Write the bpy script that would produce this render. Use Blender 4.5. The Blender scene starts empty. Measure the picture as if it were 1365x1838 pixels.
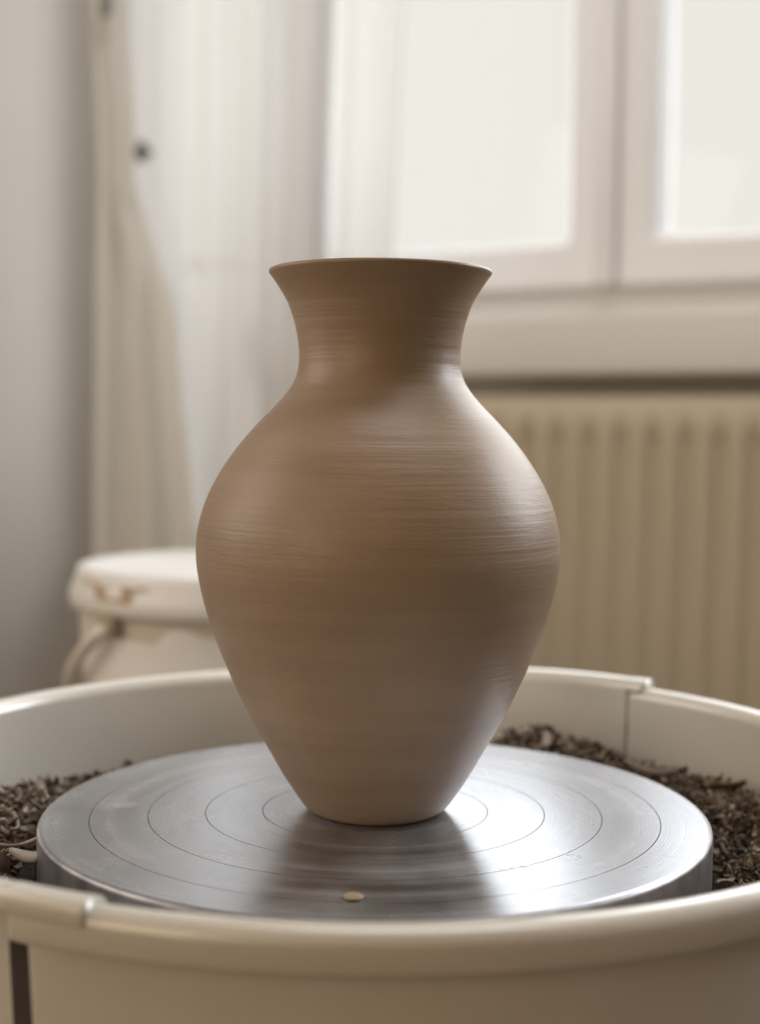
import bpy, bmesh, math, random
from mathutils import Vector, Matrix, noise

# ------------------------------------------------------------------ camera
TH = math.radians(28.0)            # the camera looks 28 degrees left of the window wall's normal
ZW = 0.62                          # height of the wheel head's top above the floor
D, H, F = 0.6355, 0.1726, 2556.0
YAW, PITCH, ROLL = 0.0017, 0.0595, 0.0085
RZ = Matrix.Rotation(TH, 3, 'Z')
CAM = RZ @ Vector((0, -D, 0)) + Vector((0, 0, ZW + H))
_r0 = Vector((math.cos(YAW), -math.sin(YAW), 0)); _f0 = Vector((math.sin(YAW), math.cos(YAW), 0))
_fw = _f0 * math.cos(PITCH) - Vector((0, 0, math.sin(PITCH)))
_up = _f0 * math.sin(PITCH) + Vector((0, 0, math.cos(PITCH)))
RT = RZ @ (_r0 * math.cos(ROLL) + _up * math.sin(ROLL))
UP = RZ @ (_up * math.cos(ROLL) - _r0 * math.sin(ROLL))
FW = RZ @ _fw
sc = bpy.context.scene
C = sc.collection
cd = bpy.data.cameras.new('camera'); cam = bpy.data.objects.new('camera', cd); C.objects.link(cam)
cam.matrix_world = Matrix(((RT.x, UP.x, -FW.x, CAM.x), (RT.y, UP.y, -FW.y, CAM.y), (RT.z, UP.z, -FW.z, CAM.z), (0, 0, 0, 1)))
cd.sensor_fit = 'HORIZONTAL'; cd.sensor_width = 24.0; cd.lens = F * 24.0 / 1365.0
cd.clip_start = 0.02; cd.clip_end = 200
cd.dof.use_dof = True; cd.dof.focus_distance = 0.585; cd.dof.aperture_fstop = 4.5
sc.camera = cam

# ------------------------------------------------------------------ light
w = bpy.data.worlds.new('overcast_sky'); sc.world = w; w.use_nodes = True
bg = w.node_tree.nodes['Background']; bg.inputs[0].default_value = (1.0, 0.965, 0.90, 1); bg.inputs[1].default_value = 0.88

def sun(name, az, el, strength, angle, col):
    # az: degrees clockwise from +Y (the window side), the direction the light comes from
    l = bpy.data.lights.new(name, 'SUN'); l.energy = strength; l.angle = math.radians(angle); l.color = col
    o = bpy.data.objects.new(name, l); C.objects.link(o)
    a, e = math.radians(az), math.radians(el)
    d = Vector((math.sin(a) * math.cos(e), math.cos(a) * math.cos(e), math.sin(e)))
    o.rotation_euler = d.to_track_quat('Z', 'Y').to_euler(); o.location = (0, 3, 3)
sun('hazy_sun', 44, 30, 1.9, 32, (0.92, 0.95, 1.0))
sun('bright_cloud_glow', 2, 18, 7.0, 90, (0.95, 0.965, 1.0))

def area(name, loc, target, size, power, col, size_y=None, portal=False):
    l = bpy.data.lights.new(name, 'AREA'); l.shape = 'RECTANGLE'; l.size = size; l.size_y = size_y or size
    l.energy = power; l.color = col
    o = bpy.data.objects.new(name, l); C.objects.link(o); o.location = loc
    o.rotation_euler = (Vector(target) - Vector(loc)).to_track_quat('-Z', 'Y').to_euler()
    if portal: l.cycles.is_portal = True
area('side_fill_light', (-1.02, -0.45, 1.2), (0.0, 0.0, 0.8), 0.8, 4.6, (1.0, 0.90, 0.80))  # added fill from the left to lift the vase, no fixture there
area('room_fill_light', (-0.5, -2.2, 1.3), (0.0, 0.2, 1.0), 1.0, 8.5, (1.0, 0.76, 0.50))  # added warm fill from behind the camera, stands for the room's own light
area('upper_fill_light', (0.2, 0.05, 2.3), (-0.25, 1.36, 1.5), 0.9, 12.5, (1.0, 0.97, 0.94), 0.4)  # added fill near the ceiling, brightens the window frame and sill

sc.view_settings.view_transform = 'Standard'; sc.view_settings.look = 'None'
sc.view_settings.exposure = 0.0; sc.view_settings.gamma = 1.0; sc.view_settings.use_curve_mapping = False
try:
    sc.cycles.use_denoising = True
    sc.cycles.max_bounces = 8; sc.cycles.diffuse_bounces = 5; sc.cycles.glossy_bounces = 4
    sc.cycles.transparent_max_bounces = 12; sc.cycles.transmission_bounces = 6
    sc.cycles.sample_clamp_indirect = 4.0
except Exception: pass

# ------------------------------------------------------------------ helpers
def ray(px, py):
    return ((px - 682.5) / F) * RT - ((py - 919.0) / F) * UP + FW
def at_y(px, py, Y):
    d = ray(px, py); return CAM + d * ((Y - CAM.y) / d.y)
def at_z(px, py, Z):
    d = ray(px, py); return CAM + d * ((Z - CAM.z) / d.z)
def at_d(px, py, dist):
    return CAM + ray(px, py) * dist

def mesh_obj(name, bm, mat=None, parent=None, smooth=False, loc=None):
    me = bpy.data.meshes.new(name); bm.to_mesh(me); bm.free()
    if mat: me.materials.append(mat)
    if smooth:
        for p in me.polygons: p.use_smooth = True
    o = bpy.data.objects.new(name, me); C.objects.link(o)
    if parent: o.parent = parent
    if loc is not None: o.location = loc
    return o
def thing(name, label, cat, loc=(0, 0, 0), rz=0, group=None):
    o = bpy.data.objects.new(name, None); C.objects.link(o); o.location = loc; o.rotation_euler = (0, 0, rz)
    o.empty_display_size = 0.05
    return tag(o, label, cat, group)
def tag(o, label, cat=None, group=None, kind=None):
    if label: o['label'] = label
    if cat: o['category'] = cat
    if group: o['group'] = group
    if kind: o['kind'] = kind
    return o
def box(bm, a, b, bevel=0.0, seg=2):
    r = bmesh.ops.create_cube(bm, size=1.0); vs = r['verts']
    s = [b[i] - a[i] for i in range(3)]; c = [(a[i] + b[i]) / 2 for i in range(3)]
    for v in vs: v.co = Vector((v.co.x * s[0] + c[0], v.co.y * s[1] + c[1], v.co.z * s[2] + c[2]))
    if bevel > 0:
        es = list({e for v in vs for e in v.link_edges})
        bmesh.ops.bevel(bm, geom=es, offset=bevel, segments=seg, affect='EDGES', profile=0.5)
def box_obj(name, a, b, mat, parent=None, bevel=0.0, seg=2):
    bm = bmesh.new(); box(bm, a, b, bevel, seg); return mesh_obj(name, bm, mat, parent, bevel > 0)
def lathe(bm, prof, n=96, a0=0.0, a1=2 * math.pi, zf=None, closed=False, center=(0, 0)):
    full = abs((a1 - a0) - 2 * math.pi) < 1e-6
    cols = []
    m = n if full else n + 1
    for i in range(m):
        a = a0 + (a1 - a0) * i / n; ca, sa = math.cos(a), math.sin(a); dz = zf(a) if zf else 0.0
        cols.append([bm.verts.new((center[0] + r * ca, center[1] + r * sa, z + dz)) for r, z in prof])
    k = len(prof); steps = k if closed else k - 1
    for i in range(n):
        A = cols[i]; B = cols[(i + 1) % m]
        for j in range(steps):
            j2 = (j + 1) % k
            try: bm.faces.new((A[j], B[j], B[j2], A[j2]))
            except ValueError: pass
    if closed and not full:
        try:
            bm.faces.new(cols[0]); bm.faces.new(list(reversed(cols[-1])))
        except ValueError: pass
    return cols
def fix(bm, merge=1e-6):
    bmesh.ops.remove_doubles(bm, verts=bm.verts, dist=merge)
    bmesh.ops.recalc_face_normals(bm, faces=bm.faces)
def catmull(P, n):
    out = []
    for i in range(len(P) - 1):
        p0 = P[max(i - 1, 0)]; p1 = P[i]; p2 = P[i + 1]; p3 = P[min(i + 2, len(P) - 1)]
        for k in range(n):
            t = k / n
            out.append(tuple(0.5 * ((2 * p1[c]) + (-p0[c] + p2[c]) * t + (2 * p0[c] - 5 * p1[c] + 4 * p2[c] - p3[c]) * t * t + (-p0[c] + 3 * p1[c] - 3 * p2[c] + p3[c]) * t ** 3) for c in range(len(p1))))
    out.append(tuple(P[-1])); return out
def tube(bm, pts, rad, n=12, flat=1.0, up=Vector((0, 0, 1))):
    rings = []
    for i, p in enumerate(pts):
        p = Vector(p); q = Vector(pts[min(i + 1, len(pts) - 1)]) - Vector(pts[max(i - 1, 0)]); q.normalize()
        u = up - q * up.dot(q)
        if u.length < 1e-4: u = Vector((1, 0, 0)) - q * q.x
        u.normalize(); v = q.cross(u)
        rings.append([bm.verts.new(p + (u * math.cos(t) * flat + v * math.sin(t)) * rad) for t in [2 * math.pi * k / n for k in range(n)]])
    for a, b in zip(rings[:-1], rings[1:]):
        for k in range(n): bm.faces.new((a[k], a[(k + 1) % n], b[(k + 1) % n], b[k]))
    bm.faces.new(list(reversed(rings[0]))); bm.faces.new(rings[-1])

# ------------------------------------------------------------------ materials
def nmat(name):
    m = bpy.data.materials.new(name); m.use_nodes = True; nt = m.node_tree
    return m, nt, nt.nodes['Principled BSDF']
def N(nt, typ, **kw):
    n = nt.nodes.new(typ)
    for k, v in kw.items():
        if k in n.inputs.keys(): n.inputs[k].default_value = v
        else: setattr(n, k, v)
    return n
def ramp(nt, fac, stops):
    r = nt.nodes.new('ShaderNodeValToRGB'); el = r.color_ramp.elements
    while len(el) < len(stops): el.new(0.5)
    for e, (p, c) in zip(el, stops): e.position = p; e.color = (*c, 1) if len(c) == 3 else c
    nt.links.new(fac, r.inputs[0]); return r
def plain(name, col, rough=0.5, var=0.06, scale=6.0, bump=0.0, bscale=60.0, metallic=0.0, spec=0.5, sss=0.0):
    m, nt, b = nmat(name); L = nt.links.new
    tc = N(nt, 'ShaderNodeTexCoord'); no = N(nt, 'ShaderNodeTexNoise'); no.inputs['Scale'].default_value = scale; no.inputs['Detail'].default_value = 5
    L(tc.outputs['Object'], no.inputs['Vector'])
    lo = tuple(c * (1 - var) for c in col); hi = tuple(min(1, c * (1 + var)) for c in col)
    r = ramp(nt, no.outputs['Fac'], [(0.3, lo), (0.7, hi)]); L(r.outputs[0], b.inputs['Base Color'])
    b.inputs['Roughness'].default_value = rough; b.inputs['Metallic'].default_value = metallic
    b.inputs['Specular IOR Level'].default_value = spec
    if sss: b.inputs['Subsurface Weight'].default_value = sss; b.inputs['Subsurface Radius'].default_value = (0.01, 0.007, 0.004); b.inputs['Subsurface Scale'].default_value = 0.3
    if bump:
        n2 = N(nt, 'ShaderNodeTexNoise'); n2.inputs['Scale'].default_value = bscale; L(tc.outputs['Object'], n2.inputs['Vector'])
        bp = N(nt, 'ShaderNodeBump'); bp.inputs['Strength'].default_value = bump; bp.inputs['Distance'].default_value = 0.002
        L(n2.outputs['Fac'], bp.inputs['Height']); L(bp.outputs[0], b.inputs['Normal'])
    return m

M_wall = plain('wall_paint', (0.56, 0.53, 0.48), 0.9, 0.03, 2, 0.15, 90)
M_wall2 = plain('window_wall_paint', (0.66, 0.62, 0.55), 0.9, 0.03, 2, 0.15, 90)
M_backwall = plain('warm_wall_paint', (0.60, 0.47, 0.33), 0.9, 0.05, 2)
M_ceil = plain('ceiling_paint', (0.78, 0.75, 0.70), 0.9, 0.02, 2)
M_floor = plain('floor_wood', (0.15, 0.10, 0.065), 0.5, 0.2, 4)
M_pvc = plain('window_plastic', (0.84, 0.835, 0.84), 0.35, 0.02, 3)
M_reveal = plain('window_reveal_dimmed', (0.42, 0.41, 0.40), 0.6, 0.05, 10)  # frame plastic greyed on the reveals to tone down the light they catch
M_sill = plain('sill_paint', (0.72, 0.69, 0.65), 0.4, 0.02, 3)
M_rad = plain('radiator_enamel', (0.55, 0.47, 0.345), 0.4, 0.03, 3)
M_pan = plain('cream_plastic', (0.73, 0.70, 0.635), 0.27, 0.04, 9, spec=0.8)
M_pan.node_tree.nodes['Principled BSDF'].inputs['Coat Weight'].default_value = 1.0; M_pan.node_tree.nodes['Principled BSDF'].inputs['Coat Roughness'].default_value = 0.22
M_joint = plain('joint_shade', (0.04, 0.028, 0.02), 0.8, 0.2, 50)
M_bucket = plain('bucket_plastic', (0.72, 0.66, 0.58), 0.45, 0.05, 12, sss=0.05)
M_lid = plain('bucket_lid_plastic', (0.76, 0.74, 0.71), 0.4, 0.04, 12)
M_label = plain('paper_label', (0.93, 0.92, 0.91), 0.7, 0.02, 8)
M_tan = plain('dried_slip', (0.56, 0.40, 0.27), 0.8, 0.15, 40)
M_olive = plain('bucket_ear_shaded', (0.36, 0.31, 0.22), 0.6, 0.1, 40)  # visible ear only: its shade is put into the colour
M_steel = plain('steel', (0.25, 0.25, 0.26), 0.4, 0.1, 20, metallic=1.0)
M_body = plain('painted_metal', (0.18, 0.22, 0.26), 0.4, 0.05, 10)
M_wood = plain('stool_wood', (0.42, 0.29, 0.17), 0.6, 0.2, 10)

def clay_mat():
    m, nt, b = nmat('leather_hard_clay'); L = nt.links.new
    tc = N(nt, 'ShaderNodeTexCoord'); sep = N(nt, 'ShaderNodeSeparateXYZ'); L(tc.outputs['Object'], sep.inputs[0])
    def banded(sx, sz, scale, det=4):
        mp = N(nt, 'ShaderNodeMapping'); mp.inputs['Scale'].default_value = (sx, sx, sz); L(tc.outputs['Object'], mp.inputs[0])
        n = N(nt, 'ShaderNodeTexNoise'); n.inputs['Scale'].default_value = scale; n.inputs['Detail'].default_value = det; L(mp.outputs[0], n.inputs['Vector'])
        return n
    c1 = banded(0.4, 8, 9, 5); c2 = banded(1, 1.6, 22, 6)
    r = ramp(nt, c1.outputs['Fac'], [(0.28, (0.300, 0.208, 0.135)), (0.5, (0.335, 0.240, 0.162)), (0.72, (0.370, 0.275, 0.195))])
    r2 = ramp(nt, c2.outputs['Fac'], [(0.3, (0.90, 0.88, 0.87)), (0.7, (1.06, 1.04, 1.02))])
    mx = N(nt, 'ShaderNodeMix'); mx.data_type = 'RGBA'; mx.blend_type = 'MULTIPLY'; mx.inputs[0].default_value = 1.0
    L(r.outputs[0], mx.inputs[6]); L(r2.outputs[0], mx.inputs[7]); L(mx.outputs[2], b.inputs['Base Color'])
    b1 = banded(0.5, 22, 14, 6)      # fine turning lines
    b2 = banded(3, 14, 40, 4)
    b3 = N(nt, 'ShaderNodeTexNoise'); b3.inputs['Scale'].default_value = 900; L(tc.outputs['Object'], b3.inputs['Vector'])
    a = N(nt, 'ShaderNodeMath', operation='MULTIPLY_ADD'); L(b2.outputs['Fac'], a.inputs[0]); a.inputs[1].default_value = 0.35; L(b1.outputs['Fac'], a.inputs[2])
    a2 = N(nt, 'ShaderNodeMath', operation='MULTIPLY_ADD'); L(b3.outputs['Fac'], a2.inputs[0]); a2.inputs[1].default_value = 0.12; L(a.outputs[0], a2.inputs[2])
    bp = N(nt, 'ShaderNodeBump'); bp.inputs['Strength'].default_value = 0.36; bp.inputs['Distance'].default_value = 0.0009
    L(a2.outputs[0], bp.inputs['Height']); L(bp.outputs[0], b.inputs['Normal'])
    rr = N(nt, 'ShaderNodeMapRange'); L(c1.outputs['Fac'], rr.inputs[0]); rr.inputs[3].default_value = 0.36; rr.inputs[4].default_value = 0.50
    L(rr.outputs[0], b.inputs['Roughness']); b.inputs['Specular IOR Level'].default_value = 0.6
    return m
M_clay = clay_mat()

def wheel_mat():
    m, nt, b = nmat('turned_aluminium'); L = nt.links.new
    tc = N(nt, 'ShaderNodeTexCoord'); sep = N(nt, 'ShaderNodeSeparateXYZ'); L(tc.outputs['Object'], sep.inputs[0])
    flat = N(nt, 'ShaderNodeCombineXYZ'); L(sep.outputs[0], flat.inputs[0]); L(sep.outputs[1], flat.inputs[1])
    ln = N(nt, 'ShaderNodeVectorMath', operation='LENGTH'); L(flat.outputs[0], ln.inputs[0])
    # concentric turning marks: 1-D noise over the radius, drifting slowly round the disc
    cmb = N(nt, 'ShaderNodeCombineXYZ'); mu = N(nt, 'ShaderNodeMath', operation='MULTIPLY'); L(ln.outputs['Value'], mu.inputs[0]); mu.inputs[1].default_value = 1.0
    L(mu.outputs[0], cmb.inputs[0])
    n1 = N(nt, 'ShaderNodeTexNoise'); n1.inputs['Scale'].default_value = 1500; n1.inputs['Detail'].default_value = 3; L(cmb.outputs[0], n1.inputs['Vector'])
    n2 = N(nt, 'ShaderNodeTexNoise'); n2.inputs['Scale'].default_value = 95; n2.inputs['Detail'].default_value = 4; L(cmb.outputs[0], n2.inputs['Vector'])
    n3 = N(nt, 'ShaderNodeTexNoise'); n3.inputs['Scale'].default_value = 26; n3.inputs['Detail'].default_value = 7; L(tc.outputs['Object'], n3.inputs['Vector'])
    # dried slip film, thicker in bands and blotches
    ad = N(nt, 'ShaderNodeMath', operation='ADD'); L(n2.outputs['Fac'], ad.inputs[0]); L(n3.outputs['Fac'], ad.inputs[1])
    film = N(nt, 'ShaderNodeMapRange'); L(ad.outputs[0], film.inputs[0]); film.inputs[1].default_value = 0.80; film.inputs[2].default_value = 1.25
    film.inputs[3].default_value = 0.04; film.inputs[4].default_value = 0.28
    r = ramp(nt, n1.outputs['Fac'], [(0.3, (0.33, 0.35, 0.39)), (0.7, (0.42, 0.445, 0.49))])
    L(r.outputs[0], b.inputs['Base Color'])
    b.inputs['Metallic'].default_value = 1.0; b.inputs['Roughness'].default_value = 0.24
    b.inputs['Anisotropic'].default_value = 0.4
    tg = N(nt, 'ShaderNodeTangent'); tg.direction_type = 'RADIAL'; tg.axis = 'Z'; L(tg.outputs[0], b.inputs['Tangent'])
    bp = N(nt, 'ShaderNodeBump'); bp.inputs['Strength'].default_value = 0.10; bp.inputs['Distance'].default_value = 0.0003
    L(n1.outputs['Fac'], bp.inputs['Height']); L(bp.outputs[0], b.inputs['Normal'])
    d = N(nt, 'ShaderNodeBsdfPrincipled'); d.inputs['Base Color'].default_value = (0.66, 0.63, 0.60, 1); d.inputs['Roughness'].default_value = 0.5
    # scratches and specks where tools rested, and a pale smear of dried slip on the other side
    def spot_mask(px, py, rad, soft):
        c = at_z(px, py, ZW); dv = N(nt, 'ShaderNodeVectorMath', operation='DISTANCE'); L(tc.outputs['Object'], dv.inputs[0]); dv.inputs[1].default_value = (c.x, c.y, ZW)
        mr = N(nt, 'ShaderNodeMapRange'); L(dv.outputs['Value'], mr.inputs[0]); mr.inputs[1].default_value = rad; mr.inputs[2].default_value = rad * soft; return mr.outputs[0]
    def op(o, a, b_):
        m_ = N(nt, 'ShaderNodeMath', operation=o)
        for k_, v_ in enumerate((a, b_)):
            if isinstance(v_, float): m_.inputs[k_].default_value = v_
            else: L(v_, m_.inputs[k_])
        return m_.outputs[0]
    n4 = N(nt, 'ShaderNodeTexNoise'); n4.inputs['Scale'].default_value = 330; n4.inputs['Detail'].default_value = 3; L(tc.outputs['Object'], n4.inputs['Vector'])
    p4 = ramp(nt, n4.outputs['Fac'], [(0.57, (0, 0, 0)), (0.64, (1, 1, 1))])
    area_ = op('MAXIMUM', op('MAXIMUM', spot_mask(925, 1556, 0.013, 0.3), spot_mask(1020, 1540, 0.012, 0.3)), op('MAXIMUM', spot_mask(96, 1506, 0.009, 0.4), op('MULTIPLY', spot_mask(1080, 1500, 0.009, 0.3), 0.6)))
    sp_out = op('MULTIPLY', op('MULTIPLY', p4.outputs[0], area_), 0.75)
    smear = op('MULTIPLY', spot_mask(205, 1455, 0.022, 0.4), op('MULTIPLY', ramp(nt, n3.outputs['Fac'], [(0.45, (0, 0, 0)), (0.62, (1, 1, 1))]).outputs[0], 0.45))
    mc = N(nt, 'ShaderNodeMix'); mc.data_type = 'RGBA'; mc.inputs[6].default_value = (0.66, 0.675, 0.71, 1); mc.inputs[7].default_value = (0.16, 0.13, 0.12, 1)
    L(sp_out, mc.inputs[0]); L(mc.outputs[2], d.inputs['Base Color'])
    f2 = N(nt, 'ShaderNodeMath', operation='MAXIMUM'); L(film.outputs[0], f2.inputs[0]); L(op('MAXIMUM', sp_out, smear), f2.inputs[1])
    mx = N(nt, 'ShaderNodeMixShader'); L(f2.outputs[0], mx.inputs[0]); L(b.outputs[0], mx.inputs[1]); L(d.outputs[0], mx.inputs[2])
    L(mx.outputs[0], nt.nodes['Material Output'].inputs['Surface'])
    return m
M_wheel = wheel_mat()
M_wheelside = plain('tarnished_aluminium', (0.40, 0.385, 0.40), 0.42, 0.35, 60, metallic=0.8)
M_groove = plain('groove_dark', (0.16, 0.15, 0.15), 0.7, 0.2, 300)  # darker tone for the centring grooves

def shaving_mat(name, stops):
    m, nt, b = nmat(name); L = nt.links.new
    g = N(nt, 'ShaderNodeNewGeometry'); oi = N(nt, 'ShaderNodeObjectInfo')
    a = N(nt, 'ShaderNodeMath', operation='ADD'); L(g.outputs['Random Per Island'], a.inputs[0]); L(oi.outputs['Random'], a.inputs[1])
    fr = N(nt, 'ShaderNodeMath', operation='FRACT'); L(a.outputs[0], fr.inputs[0])
    r = ramp(nt, fr.outputs[0], stops); L(r.outputs[0], b.inputs['Base Color']); b.inputs['Roughness'].default_value = 0.55
    return m
M_shav = shaving_mat('clay_trimming', [(0.0, (0.07, 0.047, 0.03)), (0.6, (0.15, 0.105, 0.068)), (0.9, (0.27, 0.20, 0.14)), (1.0, (0.40, 0.32, 0.24))])
M_shavpale = shaving_mat('pale_clay_trimming', [(0.0, (0.20, 0.15, 0.11)), (0.5, (0.38, 0.32, 0.26)), (1.0, (0.58, 0.53, 0.47))])
M_darkclay = plain('dark_clay_strip', (0.13, 0.09, 0.06), 0.55, 0.2, 60)
M_heap = plain('clay_crumbs', (0.06, 0.042, 0.028), 0.8, 0.4, 300, 0.8, 400)

def fabric(name, col, transp, trans):
    m = bpy.data.materials.new(name); m.use_nodes = True; nt = m.node_tree; L = nt.links.new
    nt.nodes.remove(nt.nodes['Principled BSDF']); out = nt.nodes['Material Output']
    tc = N(nt, 'ShaderNodeTexCoord'); no = N(nt, 'ShaderNodeTexNoise'); no.inputs['Scale'].default_value = 120; L(tc.outputs['Object'], no.inputs['Vector'])
    r = ramp(nt, no.outputs['Fac'], [(0.3, tuple(c * 0.96 for c in col)), (0.7, col)])
    d = N(nt, 'ShaderNodeBsdfDiffuse'); t = N(nt, 'ShaderNodeBsdfTranslucent'); tr = N(nt, 'ShaderNodeBsdfTransparent')
    L(r.outputs[0], d.inputs[0]); L(r.outputs[0], t.inputs[0])
    m1 = N(nt, 'ShaderNodeMixShader'); m1.inputs[0].default_value = trans; L(d.outputs[0], m1.inputs[1]); L(t.outputs[0], m1.inputs[2])
    m2 = N(nt, 'ShaderNodeMixShader'); m2.inputs[0].default_value = transp; L(m1.outputs[0], m2.inputs[1]); L(tr.outputs[0], m2.inputs[2])
    L(m2.outputs[0], out.inputs['Surface']); return m
M_sheer = fabric('sheer_voile', (0.82, 0.81, 0.80), 0.14, 0.25)
M_sheer2 = fabric('thin_voile', (0.82, 0.81, 0.80), 0.42, 0.24)
M_linen = fabric('linen_drape', (0.80, 0.77, 0.71), 0.06, 0.24)

def glass_mat():
    m = bpy.data.materials.new('window_glass'); m.use_nodes = True; nt = m.node_tree; L = nt.links.new
    nt.nodes.remove(nt.nodes['Principled BSDF']); out = nt.nodes['Material Output']
    tr = N(nt, 'ShaderNodeBsdfTransparent'); tr.inputs[0].default_value = (0.985, 0.99, 0.985, 1)
    gl = N(nt, 'ShaderNodeBsdfGlossy'); gl.inputs['Roughness'].default_value = 0.02
    fr = N(nt, 'ShaderNodeFresnel'); fr.inputs[0].default_value = 1.25
    mx = N(nt, 'ShaderNodeMixShader'); L(fr.outputs[0], mx.inputs[0]); L(tr.outputs[0], mx.inputs[1]); L(gl.outputs[0], mx.inputs[2])
    L(mx.outputs[0], out.inputs['Surface']); return m
M_glass = glass_mat()

# ------------------------------------------------------------------ room shell
YW = 1.36; XL = at_y(182, 600, 1.36).x; XR = 3.2; YB = -2.4; ZC = 2.5; T = 0.22
YG = YW + 0.085                                    # glass plane
gx_left = at_y(592, 300, YG).x                     # left edge of the window glass, behind the thin curtain
dx_a, dx_b = at_y(326, 300, YG).x, at_y(548, 300, YG).x   # glass of the balcony door behind the sheer curtain
gx_a = at_y(1047, 300, YG).x                       # right edge of the left pane
gx_b = at_y(1203, 300, YG).x                       # left edge of the right pane
gz = at_y(1040, 441, YG).z                         # lower edge of the panes
gw = gx_a - gx_left
gx_right = gx_b + 0.85
gz_top = 2.16
FRW = 0.075
gx_c, gx_d = gx_right + 0.13, gx_right + 1.35                 # added third sash, out of view, widens the opening for side light
ox0, ox1, oz0, oz1 = gx_left - FRW, gx_d + FRW, gz - 0.105, gz_top + FRW
do0, do1 = dx_a - 0.055, ox0   # opening in the wall

def struct(o, label=None): o['kind'] = 'structure'; return o
struct(box_obj('floor', (XL - T, YB - T, -0.05), (XR + T, YW + T, 0), M_floor))
struct(box_obj('ceiling', (XL - T, YB - T, ZC), (XR + T, YW + T, ZC + 0.05), M_ceil))
struct(box_obj('wall_left', (XL - T, YB - T, 0), (XL, YW + T, ZC), M_wall))
struct(box_obj('wall_right', (XR, YB - T, 0), (XR + T, YW + T, ZC), M_wall))
struct(box_obj('wall_back', (XL, YB - T, 0), (XR, YB, ZC), M_backwall))
bm = bmesh.new()
box(bm, (XL, YW, 0), (do0, YW + T, ZC)); box(bm, (do0, YW, oz1), (do1, YW + T, ZC)); box(bm, (ox1, YW, 0), (XR, YW + T, ZC))
box(bm, (ox0, YW, 0), (ox1, YW + T, oz0)); box(bm, (ox0, YW, oz1), (ox1, YW + T, ZC))
struct(mesh_obj('wall_window', bm, M_wall2))
struct(box_obj('baseboard_left', (XL, YB, 0), (XL + 0.014, YW, 0.08), M_sill, bevel=0.003))
struct(box_obj('baseboard_window', (ox0 + 0.01, YW - 0.014, 0), (XR, YW, 0.08), M_sill, bevel=0.003))
area('window_portal', ((ox0 + ox1) / 2, YW + T + 0.01, (oz0 + oz1) / 2), ((ox0 + ox1) / 2, 0, (oz0 + oz1) / 2), ox1 - ox0, 1, (1, 1, 1), oz1 - oz0, portal=True)

area('door_portal', ((do0 + do1) / 2, YW + T + 0.01, 1.1), ((do0 + do1) / 2, 0, 1.1), do1 - do0, 1, (1, 1, 1), 2.2, portal=True)

# window: outer frame, two sashes with rounded glazing openings, panes
win = bpy.data.objects.new('window_1', None); C.objects.link(win); win.location = (0, 0, 0); struct(win)
YF = YW + 0.02
def ring_frame(name, x0, x1, z0, z1, wl, wr, wb, wt, y0, y1, rad, mat, parent, bevel=0.006):
    # a frame with a rounded rectangular opening, front face at y0 (room side), back at y1
    bm = bmesh.new()
    ix0, ix1, iz0, iz1 = x0 + wl, x1 - wr, z0 + wb, z1 - wt
    def loop(a, b, c, d, r, n=8):
        pts = []
        for cx, cz, s in ((b - r, c + r, -90), (b - r, d - r, 0), (a + r, d - r, 90), (a + r, c + r, 180)):
            for k in range(n + 1):
                t = math.radians(s + 90 * k / n); pts.append((cx + r * math.cos(t), cz + r * math.sin(t)))
        return pts
    layers = [(loop(x0, x1, z0, z1, 0.001), y1), (loop(x0, x1, z0, z1, 0.001), y0 + bevel), (loop(x0 + bevel, x1 - bevel, z0 + bevel, z1 - bevel, 0.002), y0),
              (loop(ix0 - bevel * 2, ix1 + bevel * 2, iz0 - bevel * 2, iz1 + bevel * 2, rad + bevel), y0), (loop(ix0 - bevel, ix1 + bevel, iz0 - bevel, iz1 + bevel, rad), y0 + bevel * 0.6),
              (loop(ix0, ix1, iz0, iz1, rad), y0 + bevel * 2.5), (loop(ix0, ix1, iz0, iz1, rad), y1)]
    vs = [[bm.verts.new((p[0], y, p[1])) for p in L] for L, y in layers]
    for A, B in zip(vs, vs[1:] + vs[:1]):
        for k in range(len(A)): bm.faces.new((A[k], A[(k + 1) % len(A)], B[(k + 1) % len(A)], B[k]))
    fix(bm); o = mesh_obj(name, bm, mat, parent); o.data.materials.append(M_reveal)
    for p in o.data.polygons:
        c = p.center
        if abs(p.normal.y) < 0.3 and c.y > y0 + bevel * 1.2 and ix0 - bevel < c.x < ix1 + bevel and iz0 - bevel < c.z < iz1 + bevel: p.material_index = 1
    return o
midx = (gx_a + gx_b) / 2
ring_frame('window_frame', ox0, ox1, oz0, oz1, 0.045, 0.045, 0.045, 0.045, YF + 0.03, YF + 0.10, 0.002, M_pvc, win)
SW = 0.062
sx = at_y(1106, 300, YF).x                          # the seam where the sashes meet
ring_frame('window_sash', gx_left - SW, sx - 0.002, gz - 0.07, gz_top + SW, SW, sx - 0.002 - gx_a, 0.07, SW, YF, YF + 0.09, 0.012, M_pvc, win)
sx2 = (gx_right + gx_c) / 2
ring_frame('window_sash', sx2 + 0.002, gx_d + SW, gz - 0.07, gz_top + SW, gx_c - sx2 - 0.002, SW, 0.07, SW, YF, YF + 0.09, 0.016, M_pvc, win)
box_obj('window_pane', (gx_c - 0.004, YG - 0.003, gz - 0.004), (gx_d + 0.004, YG + 0.001, gz_top + 0.004), M_glass, win)
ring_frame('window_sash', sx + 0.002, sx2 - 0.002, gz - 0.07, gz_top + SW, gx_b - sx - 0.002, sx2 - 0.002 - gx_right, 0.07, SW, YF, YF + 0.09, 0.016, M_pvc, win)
box_obj('window_mullion', (sx - 0.02, YF + 0.03, gz - 0.07), (sx + 0.02, YF + 0.11, gz_top), M_pvc, win)
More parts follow.
